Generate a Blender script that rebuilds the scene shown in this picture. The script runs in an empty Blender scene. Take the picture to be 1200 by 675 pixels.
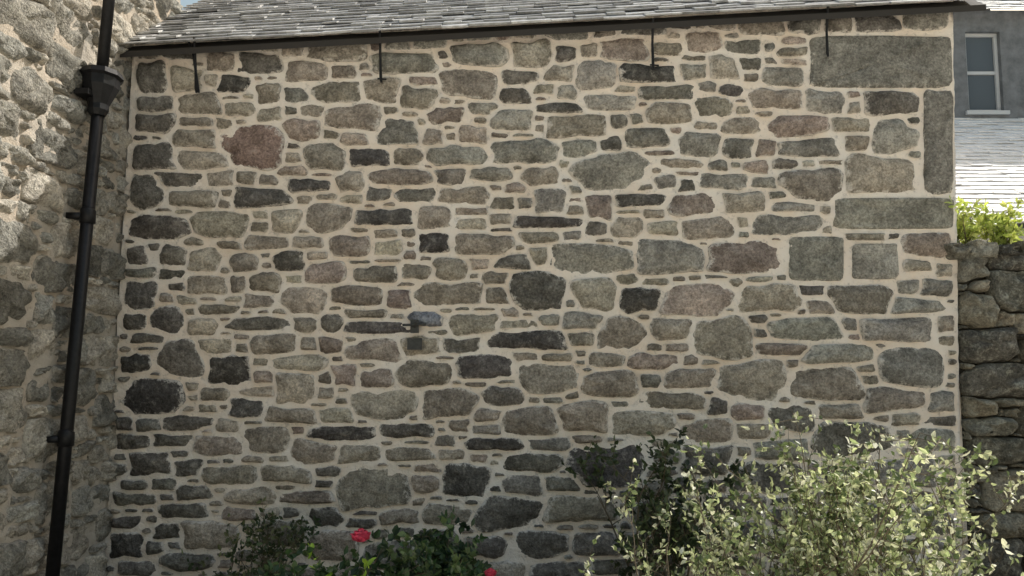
import bpy, math, random
import numpy as np
from mathutils import Vector, Matrix, noise

R = random.Random(7)
scene = bpy.context.scene

# ------------------------------------------------------------------ camera
PITCH = math.radians(5.4); D = 6.222; CZ = 2.0; F = 933.3
cam_d = bpy.data.cameras.new("camera"); cam = bpy.data.objects.new("camera", cam_d)
scene.collection.objects.link(cam)
cam_d.lens = 28; cam_d.sensor_width = 36; cam_d.clip_end = 2000
cam.location = (0, -D, CZ); cam.rotation_euler = (math.pi/2+PITCH, 0, 0)
scene.camera = cam
scene.view_settings.view_transform = 'Standard'
scene.view_settings.look = 'None'
scene.view_settings.exposure = 0

# ------------------------------------------------------------------ light
S = Vector((0.78, 0.55, 0.847)).normalized()
el = math.asin(S.z); az = math.atan2(S.x, S.y)
w = bpy.data.worlds.new("World"); scene.world = w; w.use_nodes = True
nt = w.node_tree; nt.nodes.clear()
sky = nt.nodes.new('ShaderNodeTexSky'); sky.sky_type = 'NISHITA'; sky.sun_disc = False
sky.sun_elevation = el; sky.sun_rotation = az
sky.air_density = 2.2; sky.dust_density = 5.0; sky.ozone_density = 1.6
bg = nt.nodes.new('ShaderNodeBackground'); bg.inputs[1].default_value = 0.15
wo = nt.nodes.new('ShaderNodeOutputWorld')
nt.links.new(sky.outputs[0], bg.inputs[0]); nt.links.new(bg.outputs[0], wo.inputs[0])
sd = bpy.data.lights.new("sun", 'SUN'); sd.energy = 5; sd.angle = math.radians(0.5); sd.color = (1, .97, .92)
so = bpy.data.objects.new("sun", sd); scene.collection.objects.link(so)
so.rotation_euler = (-S).to_track_quat('-Z', 'Y').to_euler(); so.location = (8, 8, 12)

# ------------------------------------------------------------------ helpers
def empty(name, loc=(0, 0, 0)):
    e = bpy.data.objects.new(name, None); scene.collection.objects.link(e); e.location = loc
    e.empty_display_size = .1
    return e
def mesh_obj(name, verts, faces, mat=None, parent=None, cols=None, smooth=False):
    me = bpy.data.meshes.new(name); me.from_pydata(verts, [], faces); me.update()
    if cols is not None:
        a = me.color_attributes.new("col", 'FLOAT_COLOR', 'POINT')
        a.data.foreach_set("color", np.asarray(cols, dtype=np.float32).ravel())
    if smooth:
        me.polygons.foreach_set("use_smooth", [True]*len(me.polygons))
    o = bpy.data.objects.new(name, me); scene.collection.objects.link(o)
    if mat: me.materials.append(mat)
    if parent: o.parent = parent
    return o
class MB:
    def __init__(s): s.v = []; s.f = []; s.c = []
    def add(s, vs, fs, c=None):
        n = len(s.v); s.v.extend(vs); s.f.extend([tuple(i+n for i in f) for f in fs])
        if c is not None: s.c.extend([c]*len(vs))
    def box(s, x0, x1, y0, y1, z0, z1, c=None):
        vs = [(x0,y0,z0),(x1,y0,z0),(x1,y1,z0),(x0,y1,z0),(x0,y0,z1),(x1,y0,z1),(x1,y1,z1),(x0,y1,z1)]
        s.add(vs, [(0,3,2,1),(4,5,6,7),(0,1,5,4),(1,2,6,5),(2,3,7,6),(3,0,4,7)], c)
    def tube(s, pts, rads, n=8, c=None, cap=True):
        pts = [Vector(p) for p in pts]; vs = []; fs = []
        for i, p in enumerate(pts):
            d = (pts[min(i+1, len(pts)-1)]-pts[max(i-1, 0)])
            if d.length < 1e-9: d = Vector((0, 0, 1))
            d.normalize()
            a = Vector((1, 0, 0)) if abs(d.x) < .8 else Vector((0, 1, 0))
            u = d.cross(a).normalized(); v = d.cross(u)
            r = rads[i] if hasattr(rads, '__len__') else rads
            for k in range(n):
                t = 2*math.pi*k/n
                vs.append(tuple(p+u*math.cos(t)*r+v*math.sin(t)*r))
        for i in range(len(pts)-1):
            for k in range(n):
                k2 = (k+1) % n
                fs.append((i*n+k, i*n+k2, (i+1)*n+k2, (i+1)*n+k))
        if cap:
            fs.append(tuple(range(n))[::-1]); fs.append(tuple((len(pts)-1)*n+k for k in range(n)))
        s.add(vs, fs, c)
    def obj(s, name, mat, parent=None, smooth=False):
        return mesh_obj(name, s.v, s.f, mat, parent, s.c if s.c else None, smooth)

# ------------------------------------------------------------------ materials
def newmat(name, rough=.9):
    m = bpy.data.materials.new(name); m.use_nodes = True
    n = m.node_tree.nodes; b = n['Principled BSDF']; b.inputs['Roughness'].default_value = rough
    b.inputs['Specular IOR Level'].default_value = .25
    return m, n, m.node_tree.links, b
def diffmat(name):
    m = bpy.data.materials.new(name); m.use_nodes = True; n = m.node_tree.nodes; l = m.node_tree.links
    n.remove(n['Principled BSDF']); b = n.new('ShaderNodeBsdfDiffuse'); b.inputs['Roughness'].default_value = .3
    l.new(b.outputs[0], n['Material Output'].inputs[0]); return m, n, l, b
def noise_node(n, l, vec, scale, detail=4, rough=.6):
    x = n.new('ShaderNodeTexNoise'); x.inputs['Scale'].default_value = scale
    x.inputs['Detail'].default_value = min(detail, 4); x.inputs['Roughness'].default_value = rough
    l.new(vec, x.inputs['Vector']); return x
def ramp(n, l, fac, stops):
    r = n.new('ShaderNodeValToRGB'); e = r.color_ramp.elements
    while len(e) < len(stops): e.new(.5)
    for i, (p, c) in enumerate(stops):
        e[i].position = p; e[i].color = (c, c, c, 1) if isinstance(c, (int, float)) else (*c, 1)
    l.new(fac, r.inputs[0]); return r
def mix(n, l, mode, fac, a, b):
    m = n.new('ShaderNodeMix'); m.data_type = 'RGBA'; m.blend_type = mode
    for inp, v in ((m.inputs[0], fac), (m.inputs[6], a), (m.inputs[7], b)):
        if hasattr(v, 'is_linked') or hasattr(v, 'links'): l.new(v, inp)
        elif isinstance(v, (int, float)): inp.default_value = v
        else: inp.default_value = (*v, 1)
    return m.outputs[2]
def bump(n, l, b, h, strength, dist, prev=None):
    x = n.new('ShaderNodeBump'); x.inputs['Strength'].default_value = strength; x.inputs['Distance'].default_value = dist
    l.new(h, x.inputs['Height'])
    if prev: l.new(prev.outputs[0], x.inputs['Normal'])
    l.new(x.outputs[0], b.inputs['Normal']); return x
def geo(n): return n.new('ShaderNodeNewGeometry').outputs['Position']

MORTAR = (.95, .885, .80)
def mortar_mat(name, base):
    m, n, l, b = diffmat(name); P = geo(n)
    n1 = noise_node(n, l, P, 1.3, 3); n2 = noise_node(n, l, P, 18, 4, .8)
    c = mix(n, l, 'MIX', ramp(n, l, n1.outputs[0], [(.38, 0.), (.66, 1.)]).outputs[0], base, tuple(x*y for x, y in zip(base, (.97, .90, .83))))
    c = mix(n, l, 'MULTIPLY', .75, c, ramp(n, l, n2.outputs[0], [(.3, .55), (.44, 1.)]).outputs[0])
    l.new(c, b.inputs['Color'])
    bump(n, l, b, n2.outputs[0], .9, .03)
    return m
def stone_mat(name, mbase, mortar_amt=1.0, lichen=.35, lcol=(.52, .49, .42)):
    m, n, l, b = diffmat(name); P = geo(n)
    a = n.new('ShaderNodeVertexColor'); a.layer_name = "col"
    n2 = noise_node(n, l, P, 55, 2, .75); n4 = noise_node(n, l, P, 16, 4, .8)
    c = mix(n, l, 'MULTIPLY', 1., a.outputs[0], ramp(n, l, n2.outputs[0], [(.32, .66), (.5, 1.), (.68, 1.35)]).outputs[0])
    c = mix(n, l, 'MULTIPLY', .8, c, ramp(n, l, n4.outputs[0], [(.34, .55), (.5, 1.), (.66, 1.3)]).outputs[0])
    lf = ramp(n, l, n4.outputs[0], [(.54, 0.), (.68, lichen)]).outputs[0]
    c = mix(n, l, 'MIX', lf, c, lcol)
    ad = n.new('ShaderNodeMath'); ad.operation = 'MULTIPLY_ADD'
    l.new(n4.outputs[0], ad.inputs[0]); ad.inputs[1].default_value = .8; l.new(a.outputs[1], ad.inputs[2])
    sb = n.new('ShaderNodeMapRange'); sb.inputs[1].default_value = 1.31; sb.inputs[2].default_value = 1.42
    sb.inputs[3].default_value = 0; sb.inputs[4].default_value = mortar_amt
    l.new(ad.outputs[0], sb.inputs[0])
    c = mix(n, l, 'MIX', sb.outputs[0], c, tuple(x*.88 for x in mbase))
    l.new(c, b.inputs['Color'])
    bump(n, l, b, n4.outputs[0], 1., .045)
    return m
def simple(name, col, rough=.7, metal=0, nz=None, amp=.3, bmp=0):
    m, n, l, b = newmat(name, rough); b.inputs['Metallic'].default_value = metal
    if nz:
        x = noise_node(n, l, geo(n), nz, 4, .65)
        c = mix(n, l, 'MULTIPLY', 1., col, ramp(n, l, x.outputs[0], [(.3, 1-amp), (.7, 1+amp)]).outputs[0])
        l.new(c, b.inputs['Base Color'])
        if bmp: bump(n, l, b, x.outputs[0], .7, bmp)
    else: b.inputs['Base Color'].default_value = (*col, 1)
    return m
def leaf_mat(name):
    m, n, l, b = newmat(name, .42)
    a = n.new('ShaderNodeVertexColor'); a.layer_name = "col"
    l.new(a.outputs[0], b.inputs['Base Color']); b.inputs['Specular IOR Level'].default_value = .5
    tr = n.new('ShaderNodeBsdfTranslucent'); l.new(a.outputs[0], tr.inputs[0])
    ms = n.new('ShaderNodeMixShader'); ms.inputs[0].default_value = .4
    l.new(b.outputs[0], ms.inputs[1]); l.new(tr.outputs[0], ms.inputs[2])
    l.new(ms.outputs[0], n['Material Output'].inputs[0])
    return m

M_mortar = mortar_mat("lime_mortar", MORTAR)
M_stone = stone_mat("rubble_stone", MORTAR, .9)
M_lstone = stone_mat("pale_granite", (.58, .53, .45), .6, .6, (.24, .235, .19))
M_lmortar = mortar_mat("old_mortar", (.52, .475, .41))
M_gstone = stone_mat("garden_stone", (.3, .27, .2), .25, .75, (.48, .47, .39))
M_dark = simple("dark_joint", (.05, .045, .035), .95, nz=20, bmp=.02)
M_iron = simple("black_iron", (.012, .012, .013), .42, nz=30, amp=.4, bmp=.002)
M_leaf = leaf_mat("leaves"); M_bark = simple("bark", (.15, .12, .08), .9)

# ------------------------------------------------------------------ rubble packing
def supel(w, h, n, K, rr):
    a, b = w/2, h/2; out = []
    if rr.random() < .55 and n > 2.45:   # angular block: irregular 4-6 sided outline
        jx = min(a*.5, b*.7); c = []
        for sx, sy in ((1, 1), (-1, 1), (-1, -1), (1, -1)):
            px, py = sx*(a*1.03-rr.uniform(0, 1)**1.5*jx), sy*(b*1.03-rr.uniform(0, 1)**1.5*b*.45)
            if rr.random() < .3:
                q1 = (sx*a*rr.uniform(.95, 1.03), py*rr.uniform(.1, .5)); q2 = (px*rr.uniform(.5, .8), sy*b*1.03)
                c += [q1, q2] if sx*sy > 0 else [q2, q1]
            else: c.append((px, py))
        P = np.array(c); Q = np.roll(P, -1, axis=0); L = np.hypot(*(Q-P).T); cum = np.concatenate([[0], np.cumsum(L)]); tot = cum[-1]
        for k in range(K):
            s = tot*k/K; i = min(len(P)-1, int(np.searchsorted(cum, s, side='right')-1)); t = (s-cum[i])/max(L[i], 1e-6)
            out.append(P[i]*(1-t)+Q[i]*t)
        o = np.array(out); o = (np.roll(o, 1, 0)*.22+o*.56+np.roll(o, -1, 0)*.22)
        rn = np.array([rr.uniform(-.035, .035) for _ in range(K)])
        o = o*(1+rn)[:, None]
        ang = np.arctan2(o[:, 1]/b, o[:, 0]/a)
        if np.sum(np.abs(np.diff(np.unwrap(ang)))) < 6.6: return o
        out = []
    ph = [rr.uniform(0, 6.28) for _ in range(6)]; am = [rr.uniform(.0, .07), rr.uniform(.0, .06), rr.uniform(0, .05), rr.uniform(0, .035), rr.uniform(0, .025), rr.uniform(0, .02)]
    sh = rr.uniform(-.2, .2); tp = rr.uniform(-.26, .26); tq = rr.uniform(-.15, .15)
    for k in range(K):
        t = 2*math.pi*k/K; c, s = math.cos(t), math.sin(t)
        x = a*math.copysign(abs(c)**(2/n), c); y = b*math.copysign(abs(s)**(2/n), s)
        f = 1+sum(am[j]*math.sin((j+2)*t+ph[j]) for j in range(6))
        x *= f; y *= f
        x, y = x*(1+tq*y/b)+sh*y, y*(1+tp*x/a)
        out.append((x, y))
    return np.array(out)
def inside(poly, X, Y):
    ins = np.zeros(X.shape, bool); x1, y1 = poly[-1]
    for x2, y2 in poly:
        if y1 != y2:
            c = ((y1 > Y) != (y2 > Y)) & (X < (x2-x1)*(Y-y1)/(y2-y1)+x1); ins ^= c
        x1, y1 = x2, y2
    return ins
def pack(W, H, valid, pre, gap, passes, seed, K=30, expand=1.4, nexp=(3.0, 4.6)):
    rr = random.Random(seed); rg = np.random.default_rng(seed)
    occ = ~valid.copy(); lab = np.zeros((H, W), np.int32); lab[~valid] = -1
    stones = []
    def stamp(cx, cy, poly, idx):
        g = gap
        x0 = int(max(0, cx+poly[:, 0].min()-g-1)); x1 = int(min(W, cx+poly[:, 0].max()+g+2))
        y0 = int(max(0, cy+poly[:, 1].min()-g-1)); y1 = int(min(H, cy+poly[:, 1].max()+g+2))
        if x1 <= x0 or y1 <= y0: return
        Y, X = np.mgrid[y0:y1, x0:x1]
        m = inside(poly+np.array([cx, cy]), X, Y)
        lv = lab[y0:y1, x0:x1]; lv[m & (lv == 0)] = idx
        hw = np.abs(poly[:, 0]).max(); hh = np.abs(poly[:, 1]).max()
        big = poly*np.array([1+g/hw, 1+g/hh])
        m2 = inside(big+np.array([cx, cy]), X, Y)
        occ[y0:y1, x0:x1] |= m2
    for (cx, cy, ww, hh, tone, *opt) in pre:
        n = opt[0] if opt else rr.uniform(2.7, 3.9)
        for _ in range(8):
            if n >= 7:
                a, b = ww/2, hh/2
                poly = np.array([(a*math.copysign(abs(math.cos(t))**(2/n), math.cos(t))*(1+rr.uniform(-.012, .012)), b*math.copysign(abs(math.sin(t))**(2/n), math.sin(t))*(1+rr.uniform(-.03, .03))) for t in [2*math.pi*k/K for k in range(K)]])
            else: poly = supel(ww, hh, n, K, rr)
            q = poly+np.array([cx, cy]); xi = np.clip(q[:, 0].astype(int), 0, W-1); yi = np.clip(q[:, 1].astype(int), 0, H-1)
            if n >= 7 or (occ[yi, xi].mean() < .12 and not occ[min(H-1, max(0, int(cy))), min(W-1, max(0, int(cx)))]): break
            ww *= .93; hh *= .93
        else: continue
        stones.append([cx, cy, poly, tone, n >= 7]); stamp(cx, cy, poly, len(stones))
    for (tries, wr, hr, mn) in passes:
        free = np.flatnonzero(~occ.ravel())
        for t in range(tries):
            if t % 300 == 0: free = np.flatnonzero(~occ.ravel())
            if len(free) == 0: break
            p = free[rg.integers(len(free))]; y, x = divmod(int(p), W)
            if occ[y, x]: continue
            tw = rr.uniform(*wr); th = rr.uniform(*hr)
            x0 = x1 = x; y0 = y1 = y; act = [1, 1, 1, 1]
            while any(act):
                if x1-x0 >= tw: act[0] = act[1] = 0
                if y1-y0 >= th: act[2] = act[3] = 0
                if act[0]:
                    if x0 <= 0 or occ[y0:y1+1, x0-1].any(): act[0] = 0
                    else: x0 -= 1
                if act[1]:
                    if x1 >= W-1 or occ[y0:y1+1, x1+1].any(): act[1] = 0
                    else: x1 += 1
                if (x1-x0) > (y1-y0)*1.4 or not (act[0] or act[1]):
                    if act[2]:
                        if y0 <= 0 or occ[y0-1, x0:x1+1].any(): act[2] = 0
                        else: y0 -= 1
                    if act[3]:
                        if y1 >= H-1 or occ[y1+1, x0:x1+1].any(): act[3] = 0
                        else: y1 += 1
                    if not (act[2] or act[3]) and (y1-y0) < th and (x1-x0) > (y1-y0)*6: break
            ww, hh = x1-x0, y1-y0
            if ww < mn[0] or hh < mn[1] or hh > ww*1.25: continue
            cx, cy = (x0+x1)/2, (y0+y1)/2
            poly = supel(ww*1.0, hh*1.0, rr.uniform(*nexp), K, rr)
            stones.append([cx, cy, poly, None, False]); stamp(cx, cy, poly, len(stones))
    offs = [(gap, 0), (-gap, 0), (0, gap), (0, -gap), (0, 0), (gap*.7, gap*.7), (-gap*.7, gap*.7), (gap*.7, -gap*.7), (-gap*.7, -gap*.7)]
    for i, st in enumerate(stones):
        cx, cy, poly, tone, fixed = st; idx = i+1
        if fixed: continue
        ks = []
        for (x, y) in poly:
            k = .72; last = .72; L = math.hypot(x, y); step = max(.03, 1.3/max(L, 1))
            while k < expand and (k-1)*L < 14:
                px, py = cx+x*k, cy+y*k; ok = True
                for ox, oy in offs:
                    a, b = int(px+ox), int(py+oy)
                    if a < 0 or b < 0 or a >= W or b >= H: ok = False; break
                    v = lab[b, a]
                    if v != 0 and v != idx: ok = False; break
                if not ok: break
                last = k; k += step
            ks.append(last)
        ks = np.array(ks); ks = (np.roll(ks, 1)+2*ks+np.roll(ks, -1))/4
        st[2] = poly*ks[:, None]; stamp(cx, cy, st[2], idx)
    return stones

def stone_mesh(name, stones, place, mat, parent, tonef, seed, prot=(.008, .035), unit=150., rough=.006, sink=.03, pwr=(2.4, 5), tilt=1.):
    rr = random.Random(seed); V = []; Fc = []; C = []
    rho = [1.03, 1.0, .965, .91, .80, .60, .32]
    for (cx, cy, poly, tone, fixed) in stones:
        K = len(poly); base = len(V)
        col = tonef(tone, cx, cy, rr)
        size = min(np.abs(poly[:, 1]).max(), np.abs(poly[:, 0]).max())/unit
        H = rr.uniform(*prot)*(.5 + min(1., size/.09)*.6)
        tx, ty = rr.uniform(-.12, .12)*tilt, rr.uniform(-.18, .14)*tilt
        pw = rr.uniform(*pwr) if not fixed else 12
        if fixed: H = rr.uniform(.015, .022); tx = ty = 0
        so_ = rr.uniform(0, 100)
        def cf(X, Y):
            return 1+.38*noise.noise(Vector((X/unit*9, Y/unit*9, so_+3)))+.28*noise.noise(Vector((X/unit*3.5, Y/unit*3.5, so_+30)))
        for r in rho:
            for (x, y) in poly:
                X, Y = cx+x*r, cy+y*r
                if r > 1.01: h = -sink
                else: h = H*(1-min(r, 1)**pw*1.0)-.003*(r > .98)
                nz = noise.noise(Vector((X/unit*11, Y/unit*11, so_)))*rough*1.3+noise.noise(Vector((X/unit*34, Y/unit*34, so_)))*rough*.8
                fac = noise.noise(Vector((X/unit*6, Y/unit*6, so_+7)))
                h += nz+(tx*x*r+ty*y*r)/unit*.8-abs(fac)*rough*2.0+rough*.3
                f = cf(X, Y)
                V.append(place(X, Y, h)); C.append((col[0]*f, col[1]*f, col[2]*f, min(r, 1.)*(.9 if fixed else 1)))
        f = cf(cx, cy)
        V.append(place(cx, cy, H-abs(noise.noise(Vector((cx/unit*6, cy/unit*6, so_+7))))*rough*2+rough*.3)); C.append((col[0]*f, col[1]*f, col[2]*f, 0))
        nr = len(rho)
        for j in range(nr-1):
            for k in range(K):
                k2 = (k+1) % K
                Fc.append((base+j*K+k, base+(j+1)*K+k, base+(j+1)*K+k2, base+j*K+k2))
        for k in range(K): Fc.append((base+(nr-1)*K+k, base+nr*K, base+(nr-1)*K+(k+1) % K))
    return mesh_obj(name, V, Fc, mat, parent, C, True)

# ------------------------------------------------------------------ main wall survey -> wall plane y=0
sp, cp = math.sin(PITCH), math.cos(PITCH)
def wallxy(px, py):
    u = (px-600)/F; v = (337.5-py)/F
    ry = cp-v*sp; rz = sp+v*cp
    return u/ry*D, CZ+rz/ry*D
def place_main(px, py, h):
    x, z = wallxy(px, py); return (x, -h, z)

pre = [ # dressed blocks first
(1033,72,166,60,'q',12),(1100,166,34,120,'q',12),(1049,250,140,36,'q',12),(957,303,64,52,'q',8),(1026,306,54,42,'g',8),
(558,64,66,24,'g'),(620,62,48,28,'b'),(662,63,24,16,'d'),(782,57,30,14,'b'),(870,55,40,14,'d'),(1025,26,52,22,'d'),(1085,22,46,22,'g'),
(275,98,32,18,'k'),(358,84,46,20,'b'),(345,112,28,16,'g'),(315,108,32,24,'b'),(395,107,54,22,'b'),(548,98,62,32,'b'),(488,115,44,26,'b'),(606,90,40,14,'d'),(604,105,38,11,'k'),
(637,104,24,14,'b'),(700,88,52,34,'g'),(762,86,64,18,'k'),(812,84,32,18,'g'),(918,88,50,22,'g'),(845,66,40,14,'b'),(930,62,44,14,'b'),
(412,138,66,30,'b'),(465,152,50,34,'g'),(522,135,54,24,'r'),(565,126,32,14,'g'),(597,143,78,42,'g'),(674,147,76,30,'b'),(717,120,50,18,'g'),(786,133,52,24,'b'),
(834,126,48,28,'b'),(856,106,34,18,'k'),(908,115,60,22,'b'),(868,147,56,24,'b'),(757,160,58,28,'d'),(935,147,60,22,'r'),(948,173,68,20,'g'),(865,173,34,22,'d'),
(295,172,66,48,'R',2.3),(354,152,38,24,'r'),(238,187,54,20,'l'),(380,184,46,34,'b',2.6),(431,184,44,18,'k'),(476,183,34,18,'b'),(510,160,26,20,'b'),(533,182,68,20,'g'),
(615,177,78,26,'g'),(677,173,40,20,'g'),(714,200,92,40,'g',5),(797,190,44,12,'b'),(1048,160,46,36,'g',2.4),(952,214,62,36,'b',2.8),(1030,202,78,40,'b',3),
(470,207,72,18,'b'),(573,203,56,18,'g'),(635,205,54,26,'b'),(363,218,48,16,'k'),(410,212,32,22,'l'),(305,231,64,20,'k'),(210,210,50,14,'d'),(848,211,50,20,'g'),
(545,229,52,18,'b'),(487,228,46,14,'d'),(588,238,46,18,'b'),(645,234,36,26,'g'),(702,242,36,26,'r'),(748,234,52,14,'k'),(810,240,52,24,'r'),(872,236,60,30,'b'),
(258,263,58,28,'l'),(334,259,32,24,'l'),(386,254,46,28,'b'),(448,256,72,24,'k'),(507,254,40,26,'b'),(550,262,54,16,'b'),(640,260,74,12,'k'),(690,270,42,20,'r'),(735,266,34,22,'b'),
(777,268,32,16,'b'),(830,267,62,24,'b'),(920,261,82,28,'g'),(239,304,34,26,'l'),(287,308,32,20,'l'),(410,288,40,24,'r'),(455,290,32,16,'l'),(510,284,36,22,'k'),(564,285,78,24,'b'),
(600,306,50,22,'d'),(693,304,90,32,'g'),(783,300,82,42,'g'),(872,301,86,36,'r'),(242,335,42,20,'l'),(381,319,42,22,'r'),(440,320,50,20,'b'),(486,319,36,18,'b'),(527,315,36,22,'b'),
(166,346,48,34,'k',2.6),(212,340,36,22,'d'),(357,352,50,28,'l'),(417,346,56,22,'b'),(523,345,80,24,'b'),(580,346,34,22,'b'),(630,341,56,42,'d',4),(698,344,46,38,'b',3),(748,351,50,28,'k'),
(815,348,78,36,'r'),(900,352,68,32,'b'),(1008,351,64,30,'b'),(1075,358,60,18,'g'),(197,375,38,32,'d'),(235,382,40,18,'l'),(303,379,62,14,'d'),(445,384,72,13,'k'),(555,377,54,28,'b'),
(497,374,48,18,'B'),(683,375,44,18,'g'),(618,399,84,20,'k'),(727,390,52,36,'b',2.7),(787,385,44,26,'b'),(848,395,62,46,'b'),(940,385,80,24,'g'),(1052,386,80,28,'g'),
(915,408,60,14,'r'),(985,413,78,22,'g'),(1067,428,80,42,'g',3),(155,425,40,26,'k'),(210,420,44,42,'d',2.7),(435,411,58,22,'b'),(268,432,44,34,'k',2.5),(345,455,42,34,'l'),
(404,441,32,30,'r',2.6),(498,437,62,30,'b'),(565,430,60,26,'k'),(645,443,62,34,'b'),(712,450,68,30,'b'),(765,423,60,18,'r'),(808,442,72,28,'b'),(878,444,78,48,'b',2.7),(965,449,86,38,'b',2.7),
(180,464,74,38,'k',3),(288,478,36,20,'k'),(450,473,76,32,'b'),(525,472,64,34,'b'),(592,464,50,20,'d'),(620,493,58,32,'b'),(683,488,58,34,'b'),(930,490,60,32,'d'),(1030,475,78,32,'r'),
(1115,479,76,34,'b'),(340,486,58,20,'l'),(218,495,54,16,'d'),(402,507,74,16,'k'),(475,505,62,18,'d'),(310,514,48,30,'l'),(580,521,64,18,'k'),(712,545,82,48,'k'),(1000,515,90,38,'d'),
(1098,515,66,30,'g'),(258,523,52,22,'l'),(365,530,50,26,'l'),(420,532,50,20,'b'),(478,532,56,14,'b'),(660,540,40,18,'b'),(175,545,46,24,'d'),(1060,555,80,30,'g'),(548,561,54,38,'k',3),
(140,588,48,46,'k',4),(265,556,60,20,'b'),(333,556,58,20,'b'),(500,567,30,18,'b'),(435,573,84,48,'b',2.6),(612,568,40,22,'d'),(658,568,44,18,'d'),(358,583,60,14,'r'),(595,600,74,36,'d',3),
(680,598,88,28,'b'),(525,602,62,26,'b'),(150,640,56,40,'k'),(250,627,68,30,'l'),(215,598,56,16,'d'),(634,637,60,30,'d'),(695,637,58,30,'d'),(220,657,66,22,'d'),(1080,610,60,32,'g'),
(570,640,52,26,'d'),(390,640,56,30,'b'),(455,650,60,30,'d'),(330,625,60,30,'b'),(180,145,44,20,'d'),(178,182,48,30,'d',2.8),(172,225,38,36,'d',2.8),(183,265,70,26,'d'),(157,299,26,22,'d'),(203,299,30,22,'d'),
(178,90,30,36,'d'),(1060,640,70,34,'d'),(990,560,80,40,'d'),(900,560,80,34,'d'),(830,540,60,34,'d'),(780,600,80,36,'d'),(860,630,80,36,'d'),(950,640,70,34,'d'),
]
W_, H_ = 1160, 738
Yg, Xg = np.mgrid[0:H_, 0:W_]
leftx = 157-35*(Yg-60)/615; rightx = 1116+(Yg-30)*10/645; topy = 56-(Xg-155)*(55/955)
valid = (Xg > leftx) & (Xg < rightx) & (Yg > topy+3)
passes = [(300, (46, 76), (18, 28), (34, 15)), (1200, (26, 50), (12, 20), (20, 10)), (3000, (20, 46), (8, 13), (14, 6)), (5000, (16, 50), (4.5, 8), (11, 4))]
stones = pack(W_, H_, valid, pre, 4.2, passes, 12, K=32, expand=1.25)
TON = {'k': (.14, .13, .12), 'd': (.215, .20, .175), 'g': (.36, .34, .295), 'q': (.33, .315, .27), 'b': (.39, .345, .285), 'r': (.41, .34, .29), 'R': (.42, .31, .26), 'l': (.50, .445, .365), 'B': (.30, .32, .35)}
def tone_main(t, cx, cy, rr):
    if t is None:
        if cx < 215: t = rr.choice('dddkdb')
        elif cx < 420: t = rr.choice('llbbblbrd')
        elif cx < 680: t = rr.choice('bbbggdlbr')
        else: t = rr.choice('gbbgbddbrb')
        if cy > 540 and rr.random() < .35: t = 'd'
    c = TON[t]; f = rr.uniform(.74, 1.18); j = [rr.uniform(.98, 1.02) for _ in range(3)]
    return tuple(x*f*y for x, y in zip(c, j))
house = empty("stone_outbuilding")
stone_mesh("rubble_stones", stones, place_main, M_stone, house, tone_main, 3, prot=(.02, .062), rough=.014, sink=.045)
xs = np.arange(106, 1132, 4.0); ys = np.arange(-4, 742, 4.0); V = []; Fc = []
for j, y in enumerate(ys):
    for i, x in enumerate(xs):
        lx = 155-35*(y-60)/615; rx = 1118+(y-30)*10/645; ty = 52-(x-155)*(55/955)
        X, Y = min(max(x, lx), rx), max(y, ty)
        wx, wz = wallxy(X, Y)
        h = noise.noise(Vector((wx*4, wz*4, 3)))*.008+noise.noise(Vector((wx*15, wz*15, 9)))*.014+noise.noise(Vector((wx*1.1, wz*1.1, 1)))*.01-.010
        V.append((wx, -h, wz))
nx = len(xs)
for j in range(len(ys)-1):
    for i in range(nx-1): Fc.append((j*nx+i, (j+1)*nx+i, (j+1)*nx+i+1, j*nx+i+1))
mesh_obj("mortar_face", V, Fc, M_mortar, house, None, True)

# building body (gabled prism)
XL, XR = -3.08, 3.5; EZL, EZR = 4.5, 4.87; RY = 3.1; tp = math.tan(math.radians(35))
b = MB()
prof = lambda x, ez: [(x, .05, 0), (x, .05, ez-.02), (x, RY, ez-.02+RY*tp), (x, 2*RY, ez-.02), (x, 2*RY, 0)]
vs = prof(XL, EZL)+prof(XR, EZR)
b.add(vs, [(0,1,2,3,4), (9,8,7,6,5)]+[(i, i+5, (i+1) % 5+5, (i+1) % 5) for i in range(5)])
b.obj("wall_core", M_mortar, house)

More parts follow.
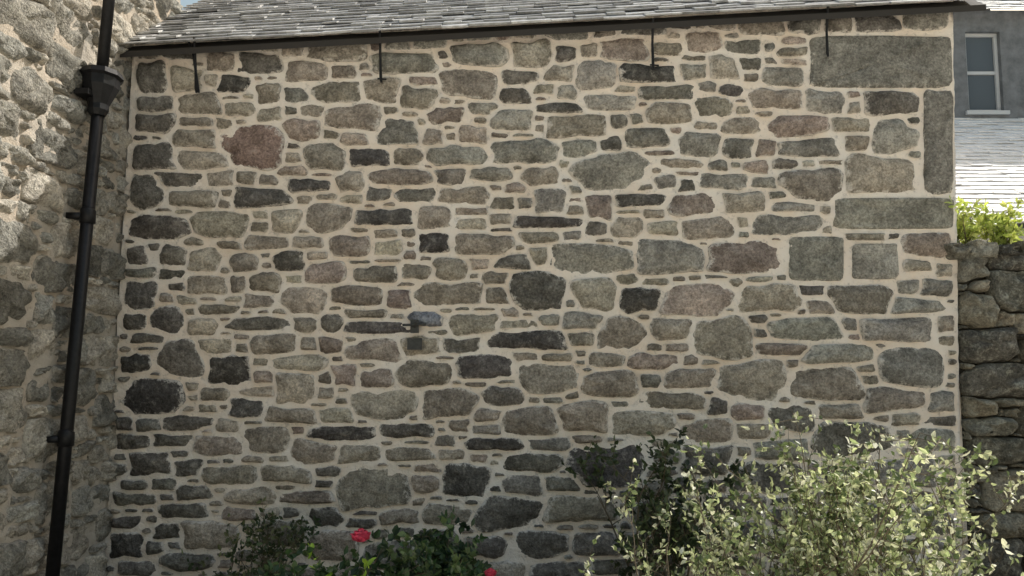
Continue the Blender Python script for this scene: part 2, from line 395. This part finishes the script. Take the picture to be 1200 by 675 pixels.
# slate roof
def slate_mat(name, lo, hi, lich=.5):
    m, n, l, bb = newmat(name, .6); a = n.new('ShaderNodeVertexColor'); a.layer_name = "col"
    x = noise_node(n, l, geo(n), 12, 4, .7); y = noise_node(n, l, geo(n), 60, 3, .7)
    c = mix(n, l, 'MULTIPLY', 1., a.outputs[0], ramp(n, l, x.outputs[0], [(.3, lo), (.7, hi)]).outputs[0])
    c = mix(n, l, 'MIX', ramp(n, l, y.outputs[0], [(.5, 0.), (.7, lich)]).outputs[0], c, (.5, .49, .45))
    l.new(c, bb.inputs['Base Color']); bump(n, l, bb, x.outputs[0], .5, .01); return m
M_slate = slate_mat("roof_slate", .6, 1.4, .35); M_wslate = slate_mat("limewashed_slate", .85, 1.1, .1)
def slates(name, origin, ex, up, length, rows, expo, wr, parent, mat, base, seed, thick=.011, var=(.6, 1.3)):
    rr = random.Random(seed); o = Vector(origin); ex = Vector(ex).normalized(); up = Vector(up).normalized(); nn = ex.cross(up).normalized()
    if nn.z < 0: nn = -nn
    mb = MB()
    for r in range(rows):
        x = rr.uniform(-.1, 0)
        while x < length:
            ww = rr.uniform(*wr)*(1 if r else 1.2); x0 = max(x, rr.uniform(-.02, .01)); x1 = min(x+ww-.004, length+rr.uniform(-.01, .02)); x += ww
            if x1-x0 < .04: continue
            s0 = r*expo+rr.uniform(-.012, .012); s1 = s0+expo*2.0; l0 = .028+rr.uniform(-.003, .006); l1 = .0
            th = thick*rr.uniform(.7, 1.5); cc = min(.88, base*rr.uniform(*var))
            sk = rr.uniform(-.008, .008); g = []
            for (a, s_, lf) in ((x0, s0+sk, l0), (x1, s0-sk, l0+rr.uniform(-.004, .004)), (x1, s1, l1), (x0, s1, l1)):
                g.append(o+ex*a+up*s_+nn*lf)
            t = [p+nn*th for p in g]
            mb.add([tuple(p) for p in g+t], [(0,3,2,1), (4,5,6,7), (0,1,5,4), (1,2,6,5), (2,3,7,6), (3,0,4,7)], (cc*1.0, cc*.985, cc*.96, 1))
    return mb.obj(name, mat, parent)
up = Vector((0, math.cos(math.radians(35)), math.sin(math.radians(35)))); ex = Vector((XR-XL, 0, EZR-EZL)).normalized()
OR = Vector((XL-.04, -.15, EZL-.035))
slates("roof_slates", OR, ex, up, (XR-XL)+.28, 32, .125, (.13, .28), house, M_slate, .42, 5, .013, (.5, 1.4))
b = MB()
p = [OR+Vector((0, 0.02, -.012)), OR+ex*6.9+Vector((0, .02, -.012)), OR+ex*6.9+up*3.95, OR+up*3.95]
q = [v-Vector((0, 0, .05)) for v in p]
b.add([tuple(v) for v in p+q], [(0,1,2,3), (7,6,5,4), (0,4,5,1), (1,5,6,2), (2,6,7,3), (3,7,4,0)], (.06, .055, .05, 1))
r0 = OR+up*3.95; r1 = r0+ex*6.9
b.add([tuple(r0), tuple(r1), tuple(r1+Vector((0, 3.3, -2.3))), tuple(r0+Vector((0, 3.3, -2.3)))], [(0, 1, 2, 3)], (.2, .2, .19, 1))
b.obj("roof_deck", simple("roof_boarding", (.05, .045, .04), .85), house)
for i, (px, y0, y1) in enumerate(((235, 50, 112), (448, 40, 100), (762, 28, 84), (963, 12, 70))):
    x, z0 = wallxy(px, y0); _, z1 = wallxy(px, y1); mb = MB()
    mb.tube([(x, -.13, z0-.01), (x, -.12, z0-.05), (x, -.08, (z0+z1)/2), (x+.005, -.068, z1+.03), (x+.01, -.068, z1)], [.010, .011, .010, .012, .008], 8)
    if i in (1, 2): mb.tube([(x-.02, -.07, z1+.03), (x+.05, -.07, z1+.025)], .007, 6)
    if i == 0: mb.tube([(x-.06, -.1, z0-.02), (x-.02, -.09, z0-.12), (x+.03, -.07, z1)], .010, 6)
    mb.obj("gutter_stay_%d" % (i+1), M_iron, house)

fx, fz = wallxy(487, 383); lamp = MB()
lamp.box(fx-.03, fx+.03, -.085, -.03, fz-.05, fz+.05)
lamp.tube([(fx, -.06, fz), (fx, -.13, fz+.01), (fx+.03, -.15, fz+.03)], .012, 8)
lamp.tube([(fx-.09, -.09, fz+.01), (fx+.09, -.09, fz+.015)], .010, 8)
lamp.box(fx-.055, fx+.055, -.065, -.02, fz-.18, fz-.09)
lamp.obj("iron_wall_fixing", simple("weathered_iron", (.07, .07, .065), .7, nz=30))

# ------------------------------------------------------------------ left building
XP = -3.09; left = empty("granite_house")
def pack_plane(lenm, hm, gap, passes, seed, unit=100, **kw):
    Wn, Hn = int(lenm*unit), int(hm*unit)
    v = np.ones((Hn, Wn), bool)
    return pack(Wn, Hn, v, [], gap, passes, seed, **kw)
YB = .95; UL = 100.
ls = pack_plane(3.6, 7.0, 1.3, [(300, (34, 60), (18, 28), (24, 14)), (900, (20, 40), (10, 20), (13, 8)), (1800, (10, 28), (4, 9), (6, 4))], 21, K=26, expand=1.25, nexp=(2.6, 3.8))
def place_left(u, v, h): return (XP+h, YB-u/UL, 7.0-v/UL)
def tone_left(t, cx, cy, rr):
    c = rr.choice([(.48, .44, .375), (.52, .48, .41), (.37, .35, .305), (.40, .39, .35), (.25, .24, .21)]); f = rr.uniform(.75, 1.15)
    return tuple(x*f for x in c)
stone_mesh("granite_stones", ls, place_left, M_lstone, left, tone_left, 8, prot=(.015, .05), unit=100., rough=.034, sink=.05)
V = []; Fc = []; nu, nv = 111, 211
for j in range(nv):
    for i in range(nu):
        y = YB-3.6*i/(nu-1); z = 7.0*j/(nv-1)
        V.append((XP+noise.noise(Vector((y*4, z*4, 2)))*.016+noise.noise(Vector((y*15, z*15, 2)))*.016-.012, y, z))
for j in range(nv-1):
    for i in range(nu-1): Fc.append((j*nu+i+1, j*nu+i, (j+1)*nu+i, (j+1)*nu+i+1))
mesh_obj("mortar_face_side", V, Fc, M_lmortar, left, None, True)
b = MB(); b.box(XP-4, XP-.05, YB-3.6, YB, 0, 7.0); b.obj("house_core", M_lmortar, left)
b = MB()
b.add([(XP+.15, YB+.1, 6.95), (XP+.15, YB-3.7, 6.95), (XP-2, YB-3.7, 8.5), (XP-2, YB+.1, 8.5), (XP-4.2, YB+.1, 6.95), (XP-4.2, YB-3.7, 6.95)], [(0,3,2,1), (3,4,5,2), (0,1,5,4), (0,4,3), (1,2,5)], (.25, .25, .24, 1))
b.obj("house_roof", M_slate, left)

# cast-iron downpipe with hopper (leans slightly along the wall)
px_ = XP+.125; dp = empty("cast_iron_downpipe"); mb = MB()
def pyz(z): return -.90+.085*(z-1.0)
mb.tube([(px_, pyz(6.9), 6.9), (px_, pyz(3.95), 3.95)], .040, 16)
mb2 = MB()
prof = [(4.10, .06), (4.09, .135), (4.05, .15), (4.035, .13), (3.97, .125), (3.91, .10), (3.84, .07), (3.80, .07), (3.76, .05)]
mb2.tube([(px_, pyz(z), z) for z, r in prof], [r for z, r in prof], 10)
mb.tube([(px_, pyz(3.78), 3.78), (px_, pyz(.05), 0.05)], .042, 16)
for z in (3.02, 1.5, 5.2):
    mb.tube([(px_, pyz(z+.05), z+.05), (px_, pyz(z), z+.045), (px_, pyz(z), z-.045), (px_, pyz(z), z-.05)], [.043, .052, .052, .043], 16)
    mb.box(px_-.12, px_-.03, pyz(z)-.06, pyz(z)+.06, z-.02, z+.02)
mb.obj("pipe", M_iron, dp, True); mb2.obj("hopper_head", M_iron, dp, False)
mb3 = MB(); mb3.box(px_-.1, px_, pyz(3.86)-.15, pyz(3.86)+.15, 3.88, 3.92); mb3.obj("hopper_bracket", M_iron, dp)

# ------------------------------------------------------------------ garden wall on the right
gw = empty("garden_wall"); GX0, GH, GL = 3.50, 2.86, 5.5; GY = -.02
gs = pack_plane(GL, GH, .8, [(300, (34, 62), (18, 34), (22, 14)), (900, (18, 36), (10, 20), (11, 7)), (2500, (6, 20), (4, 9), (4, 3))], 35, K=28, expand=1.35, nexp=(2.1, 3.4))
def place_g(u, v, h): return (GX0+u/100, GY-h, GH-v/100)
def tone_g(t, cx, cy, rr):
    c = rr.choice([(.29, .27, .22), (.2, .19, .155), (.35, .31, .24), (.15, .14, .12), (.28, .25, .19)]); f = rr.uniform(.75, 1.25)
    return tuple(x*f for x in c)
stone_mesh("field_stones", gs, place_g, M_gstone, gw, tone_g, 9, prot=(.03, .11), unit=100., rough=.045, sink=.1, pwr=(2.5, 6), tilt=2.2)
b = MB(); b.box(GX0+.005, GX0+GL, GY+.06, GY+.5, 0, GH-.02); b.obj("wall_hearting", M_dark, gw)
def lump(mb, c, s, seed, col):
    import bmesh
    bm = bmesh.new(); bmesh.ops.create_icosphere(bm, subdivisions=4, radius=1)
    vs = []
    for v in bm.verts:
        d = v.co.normalized(); q = Vector([math.copysign(abs(t)**.6, t) for t in d])
        k = 1+.3*noise.noise(d*1.6+Vector((seed, 0, 0)))+.12*noise.noise(d*4+Vector((seed, 4, 0)))+.05*noise.noise(d*10+Vector((seed, 4, 0)))
        vs.append((c[0]+q.x*s[0]*k, c[1]+q.y*s[1]*k, c[2]+q.z*s[2]*k))
    fs = [tuple(v.index for v in f.verts) for f in bm.faces]; n = len(mb.v)
    mb.v.extend(vs); mb.f.extend([tuple(i+n for i in f) for f in fs]); mb.c.extend([(*col, 0)]*len(vs)); bm.free()
mb = MB(); x = GX0-.12; k = 0
while x < GX0+GL:
    wd = R.uniform(.14, .36); hh = R.uniform(.05, .12); lump(mb, (x+wd/2, GY+.2, GH+hh*.4), (wd/2, .26, hh), k*3.1, tone_g(None, 0, 0, R)); x += wd*.95; k += 1
mb.obj("cope_stones", M_gstone, gw, True)

# ------------------------------------------------------------------ background house at right
bh = empty("grey_house"); hy = 6.0
M_har = simple("grey_harling", (.17, .18, .19), .9, nz=6, bmp=.01); M_wp = simple("grey_window_paint", (.55, .57, .58), .5)
M_wash = simple("limewash", (.8, .78, .74), .9, nz=6, amp=.08, bmp=.01)
M_glass = simple("window_glass", (.10, .12, .14), .08)
wx0, wx1, wz0, wz1 = 7.2, 7.75, 5.95, 7.25
b = MB(); b.box(6.85, wx0, hy, hy+.3, 3, 7.6); b.box(wx1, 11.5, hy, hy+.3, 3, 7.6); b.box(wx0, wx1, hy, hy+.3, 3, wz0); b.box(wx0, wx1, hy, hy+.3, wz1, 7.6); b.box(6.85, 11.5, hy+.3, hy+5, 3, 7.6)
b.obj("house_walls", M_har, bh)
b = MB(); t = .05; b.box(wx0, wx0+t, hy+.08, hy+.16, wz0, wz1); b.box(wx1-t, wx1, hy+.08, hy+.16, wz0, wz1); b.box(wx0+t, wx1-t, hy+.08, hy+.16, wz0, wz0+t); b.box(wx0+t, wx1-t, hy+.08, hy+.16, wz1-t, wz1); b.box(wx0+t, wx1-t, hy+.09, hy+.15, 6.58, 6.63)
b.box(wx0-.06, wx1+.06, hy-.05, hy+.08, wz0-.06, wz0)
b.obj("window_frame", M_wp, bh)
b = MB(); b.box(wx0+t, wx1-t, hy+.12, hy+.13, wz0+t, wz1-t); b.obj("window_pane", M_glass, bh)
slates("upper_roof", (6.7, hy-.2, 7.5), (1, 0, 0), (0, .8, .6), 5, 20, .16, (.2, .3), bh, M_slate, .6, 14)
b = MB(); b.box(7.5, 8.0, hy+.6, hy+1.2, 7.6, 8.7); b.box(7.46, 8.04, hy+.56, hy+1.24, 8.7, 8.78); b.tube([(7.75, hy+.9, 8.7), (7.75, hy+.9, 9.1)], [.11, .09], 12); b.obj("chimney", M_har, bh)
slates("porch_roof", (4.6, hy-3.9, 3.45), (1, 0, 0), (0, 3.9, 2.35), 7.4, 30, .155, (.2, .32), bh, M_wslate, .86, 15, var=(.9, 1.05))
b = MB(); b.box(4.8, 11.9, hy-3.7, hy, 0, 3.42); b.obj("porch_walls", M_wash, bh)

# ------------------------------------------------------------------ vegetation
def leaf(mb, p, d, size, wid, col, rr, fold=.25):
    d = d.normalized(); a = Vector((rr.uniform(-1, 1), rr.uniform(-1, 1), rr.uniform(-1, 1)))
    s = d.cross(a)
    if s.length < 1e-3: s = Vector((1, 0, 0))
    s.normalize(); n = d.cross(s)
    f = fold*wid; P = Vector(p)
    vs = [P, P+d*size*.4+s*wid+n*f, P+d*size*.8+s*wid*.55+n*f*.6, P+d*size-n*size*.1, P+d*size*.8-s*wid*.55+n*f*.6, P+d*size*.4-s*wid+n*f, P+d*size*.5]
    mb.add([tuple(v) for v in vs], [(0, 1, 6), (1, 2, 6), (2, 3, 6), (3, 4, 6), (4, 5, 6), (5, 0, 6)], (*col, 1))
def plant(name, bases, nst, height, spread, leafs, cols, seed, lsize, lwid, levels=2, rad=.012, lean=(0, 0), leafstart=.2, kids=6, up=.5, top=None, wander=.16):
    rr = random.Random(seed); wood = MB(); lv = MB()
    def rv(): return Vector((rr.gauss(0, 1), rr.gauss(0, 1), rr.gauss(0, 1))).normalized()
    def grow(p, d, length, r, lev):
        n = 6; pts = [p.copy()]; q = p.copy(); dd = d.copy(); tt = (top or 99)-rr.uniform(0, .26)
        for i in range(n):
            dd = (dd+rv()*wander+Vector((0, 0, .06*up))).normalized()
            if top is not None and q.z > tt: dd = Vector((dd.x, dd.y, dd.z*.1-.15)).normalized()
            q = q+dd*length/n; pts.append(q.copy())
        wood.tube(pts, [r*(1-.75*i/n) for i in range(n+1)], 4, None, False)
        if lev > 0:
            for k in range(kids):
                t = rr.uniform(.25, 1.0); i = min(n-1, int(t*n)); pp = pts[i].lerp(pts[i+1], t*n-i)
                nd = (dd*.6+rv()*.9+Vector((0, 0, up*.6))).normalized()
                grow(pp, nd, length*rr.uniform(.3, .55), r*.45, lev-1)
        if lev <= 1:
            m = leafs if lev == 0 else leafs//2
            clump = rr.uniform(.65, 1.3); cbase = rr.choice(cols)
            for k in range(m):
                t = rr.uniform(leafstart, 1.0); i = min(n-1, int(t*n)); pp = pts[i].lerp(pts[i+1], t*n-i)
                c = cbase if rr.random() < .6 else rr.choice(cols); f = clump*rr.uniform(.75, 1.25)
                leaf(lv, pp, (dd*.5+rv()), lsize*rr.uniform(.6, 1.2), lwid*rr.uniform(.7, 1.2), tuple(min(.85, x*f) for x in c), rr)
    for s in range(nst):
        bx, by, bz = rr.choice(bases); a = rr.uniform(0, 6.28); sp_ = rr.uniform(0, spread)
        d = Vector((math.cos(a)*sp_+lean[0], math.sin(a)*sp_+lean[1], 1)).normalized()
        grow(Vector((bx+rr.uniform(-.08, .08), by+rr.uniform(-.08, .08), bz)), d, height*rr.uniform(.65, 1.), rad, levels)
    e = empty(name); wood.obj("stems", M_bark, e, True); lv.obj("foliage", M_leaf, e)
    return e
YG = [(.60, .63, .36), (.50, .55, .28), (.68, .68, .48), (.30, .36, .16), (.12, .16, .06)]
DG = [(.06, .09, .035), (.09, .12, .05), (.045, .06, .03), (.16, .2, .09)]
plant("flowering_shrub", [(.95, -2.5, 0), (1.15, -2.6, 0), (1.35, -2.55, 0), (1.6, -2.55, 0), (1.75, -2.5, 0)], 31, 1.40, .24, 10, YG, 5, .036, .0105, 2, .009, kids=6, top=1.72, up=.9)
plant("dark_evergreen_shrub", [(.95, -.5, 0), (1.35, -.5, 0), (1.15, -.45, 0)], 8, 1.25, .15, 10, DG, 5, .055, .017, 2, .012, kids=5, top=1.66)
rb = plant("rose_bush", [(-.8, -1.6, 0), (-.45, -1.6, 0), (-.2, -1.6, 0)], 16, .86, .24, 13, [(.05, .1, .035), (.08, .13, .05), (.03, .06, .03), (.14, .2, .08)], 6, .055, .018, 2, .009, kids=6, top=1.1)
plant("sunlit_rose_leaves", [(-.99, -1.85, .25)], 6, .68, .08, 10, [(.45, .65, .08), (.36, .55, .07)], 16, .06, .018, 1, .006, kids=3, top=1.02)  # lit leaves of the rose bush: sunlight put into brighter leaf colours
plant("climbing_plant", [(-1.9, -.4, 0), (-2.05, -.4, 0), (-1.75, -.4, 0)], 8, .9, .15, 6, [(.09, .12, .05), (.2, .22, .1), (.05, .08, .03)], 17, .045, .013, 2, .006, kids=4, top=1.12)
plant("wall_fern", [(3.66, .2, 2.85), (3.85, .25, 2.85), (4.0, .25, 2.85)], 18, .42, .5, 13, [(.48, .56, .12), (.34, .42, .1), (.58, .64, .2)], 18, .065, .014, 1, .005, kids=5)
def rose(name, c, r, col, seed):
    rr = random.Random(seed); mb = MB(); C0 = Vector(c)
    for layer, (rad, n, tilt) in enumerate(((.25, 4, .15), (.5, 5, .45), (.78, 6, .8), (1., 7, 1.15))):
        for k in range(n):
            a = 2*math.pi*k/n+layer*.5; o = Vector((math.cos(a), math.sin(a), 0)); s = Vector((-math.sin(a), math.cos(a), 0)); vs = []
            for i in range(4):
                v = i/3
                for j in range(5):
                    u = (j/4-.5)*2; wd = r*rad*.75*math.sin(math.pi*(.15+.75*v))
                    p_ = C0+o*(r*rad*(.25+.75*v*math.sin(tilt)))+Vector((0, 0, r*(v*1.1*math.cos(tilt*.8)-.3)))+s*u*wd-o*abs(u)**2*r*.25
                    vs.append(tuple(p_))
            fs = [(i*5+j, i*5+j+1, (i+1)*5+j+1, (i+1)*5+j) for i in range(3) for j in range(4)]
            f = rr.uniform(.8, 1.2); mb.add(vs, fs, (min(.85, col[0]*f), col[1]*f, col[2]*f, 1))
    return mb.obj(name, M_leaf, rb, True)
rose("rose_bloom", (-.80, -1.90, 1.08), .062, (.75, .09, .17), 1)
rose("rose_bloom_low", (-.115, -1.85, .88), .04, (.75, .09, .17), 2)

# ------------------------------------------------------------------ ground
m, n, l, bb = diffmat("gravel"); P = geo(n); a = noise_node(n, l, P, 60, 3, .7); a2 = noise_node(n, l, P, .8, 3)
c = mix(n, l, 'MIX', ramp(n, l, a.outputs[0], [(.3, 0.), (.6, 1.)]).outputs[0], (.45, .42, .37), (.76, .72, .64))
c = mix(n, l, 'MULTIPLY', .5, c, ramp(n, l, a2.outputs[0], [(.3, .8), (.6, 1.)]).outputs[0])
l.new(c, bb.inputs['Color']); bump(n, l, bb, a.outputs[0], .8, .02)
b = MB(); b.add([(-600, -600, 0), (600, -600, 0), (600, 600, 0), (-600, 600, 0)], [(0, 1, 2, 3)]); b.obj("ground", m)
V = []; Fc = []; nx, ny = 90, 34
for j in range(ny):
    for i in range(nx):
        x = -3.0+6.9*i/(nx-1); y = -3.1+3.06*j/(ny-1); e = min(1, (j/5), (nx-1-i)/4)
        V.append((x, y, .004+e*(.05+.03*noise.noise(Vector((x*5, y*5, 0)))+.02*noise.noise(Vector((x*17, y*17, 0))))))
for j in range(ny-1):
    for i in range(nx-1): Fc.append((j*nx+i, j*nx+i+1, (j+1)*nx+i+1, (j+1)*nx+i))
mesh_obj("flower_bed_soil", V, Fc, simple("soil", (.07, .05, .035), .95, nz=25, bmp=.02), None, None, True)
print("stones", len(stones), len(ls), len(gs))
